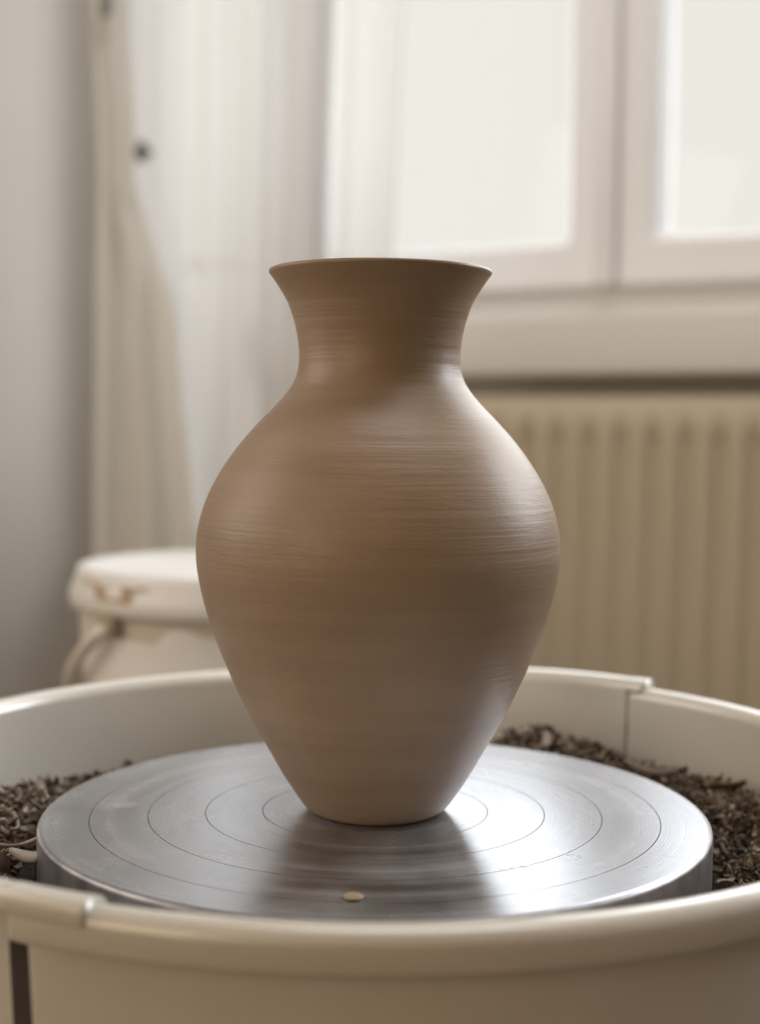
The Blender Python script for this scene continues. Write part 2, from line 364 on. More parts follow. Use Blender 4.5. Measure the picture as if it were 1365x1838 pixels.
box_obj('cover_strip', (sx - 0.026, YF - 0.012, gz - 0.066), (sx + 0.004, YF + 0.004, gz_top + SW - 0.01), M_pvc, win, 0.004)
box_obj('window_pane', (gx_left - 0.004, YG - 0.003, gz - 0.004), (gx_a + 0.004, YG + 0.001, gz_top + 0.004), M_glass, win)
box_obj('window_pane', (gx_b - 0.004, YG - 0.003, gz - 0.004), (gx_right + 0.004, YG + 0.001, gz_top + 0.004), M_glass, win)

# glazed balcony door behind the sheer curtain
door = bpy.data.objects.new('door_1', None); C.objects.link(door); struct(door)
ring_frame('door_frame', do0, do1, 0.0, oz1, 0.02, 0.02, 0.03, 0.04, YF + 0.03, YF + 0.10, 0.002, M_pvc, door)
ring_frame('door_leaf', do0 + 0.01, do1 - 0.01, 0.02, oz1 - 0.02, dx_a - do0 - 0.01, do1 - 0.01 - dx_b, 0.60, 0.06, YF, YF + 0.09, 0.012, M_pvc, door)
box_obj('door_pane', (dx_a - 0.004, YG - 0.003, 0.61), (dx_b + 0.004, YG + 0.001, oz1 - 0.07), M_glass, door)
bm = bmesh.new(); tube(bm, [(do1 - 0.03, YF, 1.05), (do1 - 0.03, YF - 0.04, 1.05), (do1 - 0.032, YF - 0.045, 1.05), (do1 - 0.13, YF - 0.045, 1.05)], 0.008); mesh_obj('door_handle', bm, M_pvc, door, True)

# window sill with a deep front board
YS = YW - 0.085
s_top = at_y(1100, 557, YS).z; s_bot = at_y(1100, 677, YS).z
sill = box_obj('trim_1', (ox0 + 0.02, YS, s_bot), (XR - 0.001, YW, s_top), M_sill, bevel=0.012, seg=4); struct(sill)

# radiator
YR = YW - 0.13
r_top = at_y(1100, 712, YR).z; g_top = at_y(1100, 772, YR).z
pitch = at_y(1191, 800, YR).x - at_y(1132, 800, YR).x
rx0 = at_y(842, 800, YR).x
nfl = 34; rx1 = rx0 + pitch * nfl + 0.03
rad = thing('panel_radiator', 'cream fluted panel radiator fixed to the wall under the window sill', 'radiator', (rx0, YR, 0.12))
def flute_panel():
    bm = bmesh.new(); z0, z1 = 0.03, r_top - 0.12; zg = g_top - 0.12
    xs = [0.0]
    prof = [(0.0, 0), (0.28, 0), (0.40, 0.35), (0.50, 0.9), (0.58, 1), (0.70, 1), (0.78, 0.9), (0.88, 0.35), (1.0, 0)]
    cols = [(0.0, 0.0), (0.012, 0.0)]
    for i in range(nfl):
        for t, d in prof[:-1]: cols.append((0.012 + (i + t) * pitch, d))
    cols += [(0.012 + nfl * pitch, 0), (rx1 - rx0, 0)]
    zs = [(z0, 0), (z0 + 0.03, 0), (z0 + 0.055, 1), (zg - 0.022, 1), (zg - 0.008, 0.6), (zg + 0.006, 0), (z1 - 0.006, 0), (z1, -0.5)]
    g = [[bm.verts.new((x, 0.013 * d * max(s, 0) + (0.004 if s < 0 else 0), z)) for x, d in cols] for z, s in zs]
    for a, b in zip(g[:-1], g[1:]):
        for k in range(len(a) - 1): bm.faces.new((a[k], a[k + 1], b[k + 1], b[k]))
    return bm
o = mesh_obj('front_panel', flute_panel(), M_rad, rad, True)
box_obj('back_panel', (0.005, 0.085, 0.03), (rx1 - rx0 - 0.005, 0.095, r_top - 0.13), M_rad, rad)
box_obj('side_cover', (-0.003, 0.0, 0.03), (0.0, 0.1, r_top - 0.12), M_rad, rad, 0.001)
box_obj('side_cover', (rx1 - rx0, 0.0, 0.03), (rx1 - rx0 + 0.003, 0.1, r_top - 0.12), M_rad, rad, 0.001)
bm = bmesh.new()
for i in range(60):
    x = 0.01 + i * (rx1 - rx0 - 0.02) / 60; box(bm, (x, 0.008, r_top - 0.126), (x + 0.006, 0.09, r_top - 0.122))
box(bm, (0, 0.003, r_top - 0.127), (rx1 - rx0, 0.01, r_top - 0.12)); box(bm, (0, 0.088, r_top - 0.127), (rx1 - rx0, 0.098, r_top - 0.12))
mesh_obj('top_grille', bm, M_rad, rad)
for x in (0.2, rx1 - rx0 - 0.2): box_obj('wall_bracket', (x, 0.09, 0.1), (x + 0.03, 0.1285, 0.5), M_rad, rad)
for x in (0.06, rx1 - rx0 - 0.06):
    bm = bmesh.new(); tube(bm, [(x, 0.05, 0.04), (x, 0.05, -0.12)], 0.009); mesh_obj('pipe', bm, M_rad, rad, True)

# ------------------------------------------------------------------ curtains
def world_line(pts, Y):
    """pts: (px,py) on one fold, top to bottom -> function z -> x on the plane Y"""
    P = sorted([(at_y(a, b, Y).z, at_y(a, b, Y).x) for a, b in pts])
    def f(z):
        if len(P) == 3 and P[0][0] < z < P[2][0]:
            (a, x0), (b, x1), (c, x2) = P
            return x0 * (z - b) * (z - c) / ((a - b) * (a - c)) + x1 * (z - a) * (z - c) / ((b - a) * (b - c)) + x2 * (z - a) * (z - b) / ((c - a) * (c - b))
        if z <= P[0][0]:
            return P[0][1] + (z - P[0][0]) * 0.0
        if z >= P[-1][0]:
            return P[-1][1] + (z - P[-1][0]) * ((P[-1][1] - P[-2][1]) / (P[-1][0] - P[-2][0])) * 0.3
        for (z0, x0), (z1, x1) in zip(P[:-1], P[1:]):
            if z0 <= z <= z1:
                t = (z - z0) / (z1 - z0); t = t * t * (3 - 2 * t) if len(P) > 2 else t
                return x0 + (x1 - x0) * t
    return f
def drape(name, lines, Y, mat, label, z0=0.03, z1=2.42, sub=10, nz=90, soft=1.0):
    """lines: list of (pixel points of a fold line, depth in front(-)/behind(+) of Y)"""
    fs = [(world_line(p, Y), d) for p, d in lines]
    bm = bmesh.new(); rows = []
    for j in range(nz + 1):
        z = z0 + (z1 - z0) * j / nz
        P = [(f(z), d * (0.9 + 0.25 * noise.noise(Vector((i * 3.1, z * 1.5, 0.3))))) for i, (f, d) in enumerate(fs)]
        row = []
        for i in range(len(P) - 1):
            for k in range(sub):
                t = k / sub; s = 0.5 - 0.5 * math.cos(math.pi * t)
                x = P[i][0] + (P[i + 1][0] - P[i][0]) * (t * (1 - soft) + soft * (t + 0.25 * math.sin(2 * math.pi * t) * 0.25))
                row.append(bm.verts.new((x, Y + P[i][1] + (P[i + 1][1] - P[i][1]) * s, z)))
        row.append(bm.verts.new((P[-1][0], Y + P[-1][1], z))); rows.append(row)
    for a, b in zip(rows[:-1], rows[1:]):
        for k in range(len(a) - 1): bm.faces.new((a[k], a[k + 1], b[k + 1], b[k]))
    o = mesh_obj(name, bm, mat, None, True)
    return o
YC = YW - 0.25
V = lambda a, b, c=None: [(a, 0), (b, 470), (c if c is not None else b, 980)]
sheer = drape('curtain', [(V(176, 190, 176), 0.01), (V(204, 204, 190), 0.035), (V(232, 226, 222), -0.02), (V(262, 262, 258), -0.005), (V(300, 292, 300), 0.02),
                          (V(345, 335, 335), -0.012), (V(388, 380, 380), 0.008), (V(430, 425, 420), -0.014), (V(465, 458, 455), 0.000), (V(492, 482, 480), 0.03), (V(512, 500, 495), 0.028),
                          (V(540, 528, 520), -0.018), (V(556, 545, 535), -0.006), (V(576, 562, 552), 0.02), (V(560, 547, 538), 0.03), (V(577, 563, 553), 0.04), (V(566, 552, 542), 0.05)], YC, M_sheer, '')
tag(sheer, 'wide white sheer curtain hanging in soft folds at the left end of the window', 'curtain')
thin = drape('curtain', [(V(552, 541, 540), 0.045), (V(572, 560, 558), 0.05), (V(592, 578, 572), 0.012), (V(618, 600, 595), -0.004), (V(650, 632, 625), 0.012), (V(676, 655, 650), 0.004), (V(700, 680, 672), -0.006), (V(716, 694, 684), 0.002), (V(724, 701, 690), 0.012)],
             YC + 0.06, M_sheer2, '')
tag(thin, 'thin see-through curtain panel hanging against the bright left window pane', 'curtain')
# narrow linen drape, gathered by a hook and spreading out below it
def W(*a): return [(x, y) for x, y in a]
YD = YC - 0.085
lin = drape('drape', [(W((166, 0), (176, 300), (172, 520), (168, 980)), 0.0), (W((176, 0), (190, 300), (184, 520), (178, 980)), 0.004), (W((184, 0), (198, 300), (196, 520), (190, 980)), 0.04), (W((190, 0), (202, 300), (206, 520), (208, 980)), 0.02),
                      (W((194, 0), (206, 300), (222, 520), (232, 980)), 0.026), (W((197, 0), (209, 300), (236, 520), (250, 980)), -0.012), (W((200, 0), (212, 300), (254, 520), (276, 980)), -0.016), (W((203, 0), (215, 300), (266, 540), (292, 980)), 0.028), (W((206, 0), (218, 300), (282, 560), (312, 980)), 0.034), (W((208, 0), (221, 300), (296, 600), (328, 980)), 0.03)],
            YD, M_linen, '')
tag(lin, 'narrow beige linen drape in the room corner, caught by a hook and spreading below', 'curtain')
hk = thing('tieback_hook', 'small dark grey-green curtain hook knob in the folds near the room corner', 'hook', at_y(255, 272, YD - 0.035))
bm = bmesh.new(); bmesh.ops.create_uvsphere(bm, u_segments=20, v_segments=12, radius=0.010)
for v in bm.verts: v.co.z *= 1.5
mesh_obj('knob', bm, plain('verdigris_metal', (0.17, 0.19, 0.17), 0.5), hk, True)
bm = bmesh.new(); tube(bm, [(0, 0, 0), (0, 0.012, 0), (0, 0.024, 0.002)], 0.003); mesh_obj('stem', bm, M_steel, hk, True)
h2 = thing('drape_clip', 'grey-green clip high on the drape at the top edge of the picture', 'clip', at_y(189, 2, YD - 0.03))
bm = bmesh.new(); box(bm, (-0.008, -0.004, -0.02), (0.008, 0.004, 0.03), 0.002); mesh_obj('clip_body', bm, plain('clip_plastic', (0.20, 0.22, 0.19), 0.5), h2, True)
bm = bmesh.new(); tube(bm, [(0, 0.004, 0.02), (0, 0.03, 0.022)], 0.002); mesh_obj('clip_pin', bm, M_steel, h2, True)
rod = thing('curtain_rail', 'white curtain rail under the ceiling above the window', 'curtain rail', (0, YC, 2.44))
box_obj('rail', (XL + 0.01, -0.03, -0.012), (XR - 0.3, 0.03, 0.012), M_pvc, rod, 0.003)
for x in (-0.9, 0.4, 1.8): box_obj('rail_bracket', (x, -0.01, 0.0), (x + 0.03, 0.01, 0.06), M_pvc, rod)

# ------------------------------------------------------------------ bucket on a stool, behind the wheel
BD = 1.24
tip = at_d(140, 1010, BD); BR = 300 * BD / F
bc = at_d(440, 1010, BD); lid_z = tip.z
ang_c = math.atan2(CAM.y - bc.y, CAM.x - bc.x)            # azimuth from the bucket to the camera
BH = 0.30; bz0 = lid_z - BH
bucket = thing('lidded_bucket', 'white lidded plastic bucket with a bail handle, behind the wheel basin on the left', 'bucket', (bc.x, bc.y, bz0))
R = BR
px2 = BD / F
bm = bmesh.new()
lathe(bm, [(0.0, 0.0), (R * 0.86, 0.0), (R * 0.875, 0.004), (R * 0.965, BH - 110 * px2), (R * 0.97, BH - 80 * px2), (R * 0.975, BH - 60 * px2), (R * 0.97, BH - 0.01), (R * 0.95, BH - 0.01), (R * 0.94, BH - 0.03), (R * 0.86, 0.006), (0.0, 0.006)], 96)
fix(bm); mesh_obj('bucket_body', bm, M_bucket, bucket, True)
bm = bmesh.new()
lathe(bm, [(0.0, BH - 0.003), (R * 0.90, BH - 0.003), (R * 0.92, BH + 0.001), (R * 0.975, BH + 0.001), (R * 0.992, BH - 0.004), (R * 1.0, BH - 20 * px2), (R * 1.02, BH - 34 * px2), (R * 1.03, BH - 42 * px2), (R * 1.03, BH - 58 * px2), (R * 1.02, BH - 66 * px2), (R * 0.99, BH - 68 * px2), (R * 0.98, BH - 60 * px2), (R * 0.98, BH - 0.012), (0.0, BH - 0.008)], 96)
fix(bm); lid = mesh_obj('bucket_lid', bm, M_lid, bucket, True)
lid['label'] = 'white snap-on lid with tan stained tear strip'
def az_px(px):      # azimuth of a front-surface point seen at pixel column px
    s = (px - 440) / 300.0; return ang_c + math.asin(max(-1, min(1, s)))
def patch(bm, outline, rr, off=0.0006, nx=14):
    # outline: list of (px, z_top, z_bottom) columns on the bucket side
    top = []; bot = []; 
    for px, zt, zb in outline:
        a = az_px(px); top.append((a, zt)); bot.append((a, zb))
    cols = []
    for (a, zt), (_, zb) in zip(top, bot):
        c = []
        for k in range(9):
            z = zb + (zt - zb) * k / 8; r = rr(z) + off; c.append(bm.verts.new((r * math.cos(a), r * math.sin(a), z)))
        cols.append(c)
    for A, B in zip(cols[:-1], cols[1:]):
        for k in range(8): bm.faces.new((A[k], B[k], B[k + 1], A[k + 1]))
def body_r(z):
    t = max(0, min(1, z / (BH - 110 * px2))); return R * (0.875 + 0.09 * t) if t < 1 else R * 0.971
zpx = lambda py: BH - (py - 1012) * px2 * 0.98
bm = bmesh.new()
ol = [(160, 1150), (175, 1135), (190, 1124), (210, 1117), (240, 1116), (265, 1119), (290, 1121), (300, 1112), (312, 1098), (330, 1092), (350, 1096), (375, 1104), (420, 1108), (500, 1108), (560, 1110)]
cols = [(a, b) for a, b in ol]
patch(bm, [(a, zpx(b), zpx(1300)) for a, b in cols], body_r, 0.0009)
mesh_obj('paper_label', bm, M_label, bucket, True)['label'] = 'white torn paper label'
bm = bmesh.new(); lr = lambda z: R * 1.056 if zpx(1078) < z < zpx(1052) else R * 1.03
patch(bm, [(200, zpx(1027), zpx(1052)), (208, zpx(1027), zpx(1052)), (214, zpx(1028), zpx(1053))], lambda z: R * 1.024, 0.001)
patch(bm, [(246, zpx(1027), zpx(1054)), (253, zpx(1026), zpx(1054)), (262, zpx(1026), zpx(1054))], lambda z: R * 1.024, 0.001)
patch(bm, [(172, zpx(1025), zpx(1029)), (186, zpx(1025), zpx(1029)), (200, zpx(1025), zpx(1030))], lambda z: R * 1.012, 0.001)
patch(bm, [(262, zpx(1026), zpx(1031)), (275, zpx(1026), zpx(1031)), (286, zpx(1026), zpx(1031))], lambda z: R * 1.012, 0.001)
patch(bm, [(206, zpx(1046), zpx(1053)), (230, zpx(1046), zpx(1053)), (256, zpx(1047), zpx(1054))], lambda z: R * 1.029, 0.001)
mesh_obj('tear_strip', bm, M_tan, bucket, True)['label'] = 'tan tear strip tab on the lid edge'
# bail handle
a_p = az_px(222); zp = zpx(1092)
for k, a in enumerate((a_p, a_p + math.pi)):
    bm = bmesh.new(); box(bm, (R * 0.965, -0.009, zp - 0.010), (R * 0.965 + 0.012, 0.009, zp + 0.011), 0.003)
    bmesh.ops.rotate(bm, verts=bm.verts, cent=(0, 0, 0), matrix=Matrix.Rotation(a, 3, 'Z')); mesh_obj('handle_ear', bm, M_olive if k == 0 else M_bucket, bucket, True)
p_ = Vector((math.cos(a_p), math.sin(a_p), 0)); q_ = Vector((math.cos(a_p - math.pi / 2), math.sin(a_p - math.pi / 2), 0))
if q_.dot(RT) > 0: q_ = -q_
al = math.radians(38); Rb = R * 1.14
pts = []
for k in range(41):
    t = math.pi * k / 40; rr = R * 1.01 + (Rb - R * 1.01) * math.sin(t) ** 0.5 if 0 < k < 40 else R * 1.01
    pts.append(p_ * (math.cos(t) * rr) + q_ * (math.sin(t) * math.cos(al) * rr) + Vector((0, 0, zp - 0.002 - math.sin(t) * math.sin(al) * rr)))
bm = bmesh.new(); tube(bm, pts, 0.0058, 12); mesh_obj('bail_handle', bm, M_bucket, bucket, True)
stool = thing('low_stool', 'low wooden stool under the white bucket', 'stool', (bc.x, bc.y, 0))
bm = bmesh.new(); lathe(bm, [(0, bz0 - 0.025), (0.16, bz0 - 0.025), (0.165, bz0 - 0.02), (0.165, bz0 - 0.004), (0.16, bz0), (0, bz0)], 64); fix(bm); mesh_obj('seat', bm, M_wood, stool)
for k in range(4):
    a = math.pi / 4 + k * math.pi / 2; bm = bmesh.new()
    tube(bm, [(0.11 * math.cos(a), 0.11 * math.sin(a), bz0 - 0.025), (0.15 * math.cos(a), 0.15 * math.sin(a), 0.0)], 0.014); mesh_obj('leg', bm, M_wood, stool, True)

# ------------------------------------------------------------------ potter's wheel
wheel = thing('potters_wheel', "potter's wheel with a round metal head carrying the vase", "potter's wheel", (0, 0, 0))
RW = 0.1492; I = 0.0254
bm = bmesh.new(); prof = [(0.0005, ZW)]
gw_ = 0.0002
for k in (2, 3, 4, 5): prof += [(k * I - gw_, ZW), (k * I - gw_ * 0.4, ZW - 0.0004), (k * I + gw_ * 0.4, ZW - 0.0004), (k * I + gw_, ZW)]
for t in range(7):
    a = math.pi / 2 * t / 6; prof.append((RW - 0.0026 + 0.0026 * math.sin(a), ZW - 0.0022 + 0.0022 * math.cos(a)))
full = []
for (r0, z0), (r1, z1) in zip(prof[:-1], prof[1:]):
    full.append((r0, z0))
full.append(prof[-1]); full += [(RW, ZW - 0.024), (RW - 0.002, ZW - 0.027), (0.03, ZW - 0.027)]
cols = lathe(bm, full, 256); bm.faces.new([c[0] for c in cols])
bmesh.ops.recalc_face_normals(bm, faces=bm.faces)
wh = mesh_obj('wheel_head', bm, M_wheel, wheel)
wh.data.materials.append(M_wheelside); wh.data.materials.append(M_groove)
for p in wh.data.polygons:
    c = p.center; r = math.hypot(c.x, c.y)
    if c.z < ZW - 0.0019 or (r > RW - 0.0014 and c.z > ZW - 0.003): p.material_index = 1
    elif c.z < ZW - 0.00015 and r < 0.135: p.material_index = 2
wh['label'] = 'round turned aluminium wheel head with concentric centring grooves'
bm = bmesh.new(); tube(bm, [(0, 0, ZW - 0.027), (0, 0, ZW - 0.16)], 0.02, 24); mesh_obj('shaft', bm, M_steel, wheel, True)
# body below the basin
bx = bmesh.new(); box(bx, (-0.21, -0.19, 0.24), (0.21, 0.21, ZW - 0.105), 0.02, 3)
bmesh.ops.rotate(bx, verts=bx.verts, cent=(0, 0, 0), matrix=Matrix.Rotation(TH, 3, 'Z')); mesh_obj('wheel_body', bx, M_body, wheel, True)
for sx_, sy_ in ((-1, -1), (1, -1), (1, 1), (-1, 1)):
    bm = bmesh.new(); a = RZ @ Vector((sx_ * 0.18, sy_ * 0.17 + 0.01, 0)); tube(bm, [(a.x, a.y, 0.0), (a.x, a.y, 0.26)], 0.018, 16); mesh_obj('leg', bm, M_body, wheel, True)

# splash pan in two interlocking halves
pc = RZ @ Vector((-0.0026, 0.006, 0)); PX, PY = pc.x, pc.y; RP = 0.2254; ZL = ZW + 0.0254
def az_of(px, py, z, R_, near):
    # azimuth where the pixel's ray meets the cylinder of radius R_ (near or far side)
    d = ray(px, py); ox, oy = CAM.x - PX, CAM.y - PY
    a = d.x ** 2 + d.y ** 2; b = 2 * (ox * d.x + oy * d.y); c = ox * ox + oy * oy - R_ * R_
    s = math.sqrt(max(0, b * b - 4 * a * c)); t = (-b - s) / (2 * a) if near else (-b + s) / (2 * a)
    p = CAM + d * t; return math.atan2(p.y - PY, p.x - PX)
pan = thing('splash_pan', 'cream plastic splash pan in two interlocking halves round the wheel head', 'splash pan', (PX, PY, ZW - 0.10))
Z0 = ZW - 0.10
def bead(hb=0.0145, top=ZL - Z0, back=0.001):
    # closed cross-section: outer wall, lip rolled outwards over it, flush inner wall, floor
    cr = RP; zt = top
    P = [(0.155, 0.0), (cr - 0.026, 0.0), (cr - 0.016, 0.003), (cr - 0.010, 0.012), (cr - 0.004 - back, 0.05), (cr - back, zt - hb - 0.002), (cr - back + 0.0003, zt - hb + 0.0012)]
    ro = min(0.0058, hb * 0.45); xo = cr + 0.0078
    for k in range(6): a = math.radians(-90 + 15 * k); P.append((xo - 0.0022 + 0.0022 * math.cos(a), zt - hb + 0.0022 + 0.0022 * math.sin(a)))
    for k in range(13): a = math.radians(0 + 7.5 * k); P.append((xo - ro + ro * math.cos(a), zt - ro + ro * math.sin(a)))
    ri = 0.0068; xi = cr - 0.0058
    for k in range(12): a = math.radians(90 + 8.2 * k); P.append((xi + ri + ri * math.cos(a), zt - ri + ri * math.sin(a)))
    P += [(xi - 0.0004, zt - 0.02), (cr - 0.0105, 0.05), (cr - 0.0145, 0.016), (cr - 0.020, 0.007), (cr - 0.028, 0.0034), (0.155, 0.0034)]
    return P
a_front = az_of(42, 1700, 0, RP, True); a_back = az_of(1121, 1260, 0, RP - 0.009, False)
a_front_lip = az_of(152, 1640, 0, RP + 0.004, True); a_back_lip = a_back - 0.028
while a_back < a_front: a_back += 2 * math.pi
# counter-clockwise from a_front to a_back is the right half
TAU = 2 * math.pi
def sm(t): t = max(0.0, min(1.0, t)); return t * t * (3 - 2 * t)
def left_rise(a):
    a = a % TAU; ab = a_back % TAU; af = a_front % TAU
    d1 = abs((a - ab + math.pi) % TAU - math.pi); d2 = abs((a - af + math.pi) % TAU - math.pi)
    return 0.0046 * sm(1 - d1 / 0.9) + 0.0020 * sm(1 - d2 / 0.5)
gap = 0.0011 / RP
bm = bmesh.new(); lathe(bm, bead(), 400, a_front + gap, a_back - gap, closed=True); fix(bm, 1e-7)
mesh_obj('pan_half', bm, M_pan, pan, True)['label'] = 'right-hand half of the basin'
bm = bmesh.new(); lathe(bm, bead(0.0085, back=0.0045), 400, a_back, a_front + TAU, closed=True, zf=lambda a: 0); fix(bm, 1e-7)
for v in bm.verts:
    k = sm((v.co.z - 0.02) / 0.08); v.co.z += left_rise(math.atan2(v.co.y, v.co.x)) * k
lh = mesh_obj('pan_half', bm, M_pan, pan, True); lh['label'] = 'left-hand half of the basin with its lip lapping over'
# the left half's lip laps over the other half at both joints
for a0, a1, dz in ((a_front, a_front_lip, 0.0020), (a_back_lip, a_back, 0.0046)):
    a0 %= TAU; a1 %= TAU
    if a1 < a0: a1 += TAU
    top = ZL - Z0 + dz; full_ = [p for p in bead(0.0085)][7:-6]; outer = [(r + (0.0009 if r > RP else 0), z + dz + 0.0003) for r, z in full_]
    innr = [(r * 1.0 + (-0.0012 if r > RP else 0.0014), z + dz - 0.0012) for r, z in full_][::-1]; prof = outer
    bm = bmesh.new(); lathe(bm, prof, 24, a0 - 0.01, a1 + 0.01, closed=True); fix(bm, 1e-7)
    mesh_obj('lap_lip', bm, M_pan, lh, True)
# dark strip added behind each joint, its colour stands for the gap's shade
for a_ in (a_front, a_back):
    w = 0.0025; cz = 0.105
    prof = [(RP - 0.0092, 0.03), (RP - 0.0048, cz), (RP - 0.0056, cz), (RP - 0.0100, 0.03)]
    bm = bmesh.new(); lathe(bm, prof, 12, a_ - 0.05, a_ + 0.05, closed=True); fix(bm, 1e-7); mesh_obj('joint_strip', bm, M_joint, pan, True)['label'] = 'dark strip whose colour gives the shade in the gap between the pan halves'

# ------------------------------------------------------------------ trimmings in the pan
rnd = random.Random(7)
def cam_ang(x, y):   # angle round the wheel, 0 = to the right in the picture, 90 = away from the camera
    return math.degrees(math.atan2(y, x) - TH) % 360
def heap_h(x, y):
    """top of the heap of trimmings (relative to the wheel head's top)"""
    a = cam_ang(x, y); r = math.hypot(x, y)
    keys = [(0, -0.020), (14, -0.015), (28, -0.014), (42, -0.014), (55, -0.008), (63, -0.003), (70, -0.012), (78, -0.026), (95, -0.034), (118, -0.028), (130, -0.022), (148, -0.019), (165, -0.013), (180, -0.011), (195, -0.016), (220, -0.030), (270, -0.045), (320, -0.034), (345, -0.024), (360, -0.020)]
    for (a0, h0), (a1, h1) in zip(keys[:-1], keys[1:]):
        if a0 <= a <= a1: h = h0 + (h1 - h0) * sm((a - a0) / (a1 - a0)); break
    t = (r - 0.150) / 0.06
    h += -0.012 * (1 - sm(t * 1.4)) if not (40 < a < 140) else -0.004 * (1 - sm(t * 1.4))
    return ZW + h + 0.004 * noise.noise(Vector((x * 60, y * 60, 1))) + 0.002 * noise.noise(Vector((x * 160, y * 160, 4)))
bm = bmesh.new(); nA, nR = 360, 20; g = []
for i in range(nA):
    a = TAU * i / nA; row = []
    for j in range(nR + 1):
        r = 0.157 + (0.2115 - 0.157) * j / nR; x, y = PX * j / nR + r * math.cos(a), PY * j / nR + r * math.sin(a)
        row.append(bm.verts.new((x, y, heap_h(x, y) - 0.003)))
    g.append(row)
low = [[bm.verts.new((v.co.x, v.co.y, ZW - 0.0955)) for v in (row[0], row[-1])] for row in g]
for i in range(nA):
    A, B = g[i], g[(i + 1) % nA]
    for j in range(nR): bm.faces.new((A[j], A[j + 1], B[j + 1], B[j]))
    i2 = (i + 1) % nA
    bm.faces.new((A[0], B[0], low[i2][0], low[i][0])); bm.faces.new((A[-1], low[i][1], low[i2][1], B[-1])); bm.faces.new((low[i][0], low[i2][0], low[i2][1], low[i][1]))
fix(bm, 1e-7)
heap = mesh_obj('clay_crumbs', bm, M_heap, None, True); tag(heap, 'dark crumbled clay filling the splash pan under the curled trimmings', 'clay crumbs', kind='stuff')

def ribbon(bm, M, length, width, curl, twist, thick=0.0006, n=7):
    """curled strip of clay, M places it"""
    sec = []
    for k in range(n + 1):
        s = k / n - 0.5; ang = s * curl; rr = length / max(curl, 0.05)
        c = Vector((math.sin(ang) * rr, 0, (1 - math.cos(ang)) * rr))
        nrm = Vector((-math.sin(ang), 0, math.cos(ang))); wv = Vector((0, 1, 0)); tw = twist * s
        wv2 = wv * math.cos(tw) + nrm * math.sin(tw); n2 = nrm * math.cos(tw) - wv * math.sin(tw)
        ww = width * 0.5 * (1 - 0.55 * abs(2 * s) ** 2.5)
        sec.append([bm.verts.new(M @ (c + wv2 * ww * e + n2 * thick * 0.5 * f)) for e, f in ((-1, -1), (1, -1), (1, 1), (-1, 1))])
    for a, b in zip(sec[:-1], sec[1:]):
        for k in range(4): bm.faces.new((a[k], a[(k + 1) % 4], b[(k + 1) % 4], b[k]))
    bm.faces.new(list(reversed(sec[0]))); bm.faces.new(sec[-1])
def rand_rot(tilt=0.9):
    return Matrix.Rotation(rnd.uniform(0, TAU), 4, 'Z') @ Matrix.Rotation(rnd.gauss(0, tilt), 4, 'X') @ Matrix.Rotation(rnd.gauss(0, tilt), 4, 'Y')
def spot(a_cam, r):
    a = math.radians(a_cam) + TH; return r * math.cos(a), r * math.sin(a)
def pick():
    while True:
        a = rnd.uniform(-40, 235); r = math.sqrt(rnd.uniform(0.1575 ** 2, 0.2085 ** 2))
        x, y = spot(a, r)
        if math.hypot(x - PX, y - PY) < 0.2085: return a % 360, x, y
bm = bmesh.new()
for i in range(7000):
    a, x, y = pick(); s = rnd.uniform(0.5, 1.0)
    if 70 < a < 120 and rnd.random() < 0.6: continue
    Lh = rnd.uniform(0.005, 0.012) * s; z = heap_h(x, y) + rnd.uniform(-0.004, 0.0025)
    ribbon(bm, Matrix.Translation((x, y, z)) @ rand_rot(1.0), Lh, Lh * rnd.uniform(0.25, 0.5), rnd.uniform(0.5, 4.0), rnd.gauss(0, 0.8), n=4)
fine = mesh_obj('clay_trimmings', bm, M_shav, None, False); tag(fine, 'mass of small brown clay trimmings lying in the splash pan', 'clay trimmings', kind='stuff')

# larger curls, one object each
protos = []
for k in range(10):
    bm = bmesh.new(); ln = rnd.uniform(0.012, 0.020)
    ribbon(bm, Matrix.Identity(4), ln, ln * rnd.uniform(0.22, 0.36), [1.2, 2.4, 3.6, 4.6, 0.8][k % 5], rnd.gauss(0, 1.0), 0.0007, n=10)
    me = bpy.data.meshes.new('clay_curl'); bm.to_mesh(me); bm.free()
    for p in me.polygons: p.use_smooth = True
    protos.append(me)
protos_pale = []
for me in protos:
    m2 = me.copy(); me.materials.append(M_shav); m2.materials.append(M_shavpale); protos_pale.append(m2)
def curl(a_cam, r, dz, sc_, pale, label, group, rot=None, me=None):
    x, y = spot(a_cam, r)
    o = bpy.data.objects.new('clay_curl', me or rnd.choice(protos_pale if pale else protos)); C.objects.link(o)
    o.matrix_world = Matrix.Translation((x, y, heap_h(x, y) + dz)) @ (rot or rand_rot(0.6)) @ Matrix.Scale(sc_, 4)
    tag(o, label, 'clay trimming', group); return o
for i in range(26):
    curl(rnd.uniform(150, 205), rnd.uniform(0.160, 0.203), rnd.uniform(0.0, 0.003), rnd.uniform(0.5, 0.9), True, 'pale clay curl in the heap left of the wheel head', 'pale clay curls left of the wheel head')
for i in range(22):
    curl(rnd.uniform(172, 202), rnd.uniform(0.158, 0.198), rnd.uniform(0.001, 0.005), rnd.uniform(0.8, 1.15), True, 'large pale clay strip in the heap at the front left of the wheel head', 'large pale clay strips left of the wheel head')
for i in range(18):
    curl(rnd.uniform(150, 205), rnd.uniform(0.160, 0.203), rnd.uniform(0.0, 0.003), rnd.uniform(0.55, 1.0), False, 'brown clay curl among the pale ones left of the wheel head', 'brown clay curls left of the wheel head')
for i in range(44):
    curl(rnd.uniform(-22, 32), rnd.uniform(0.160, 0.203), rnd.uniform(-0.001, 0.002), rnd.uniform(0.4, 0.75), False, 'small brown clay curl in the heap right of the wheel head', 'brown clay curls right of the wheel head')
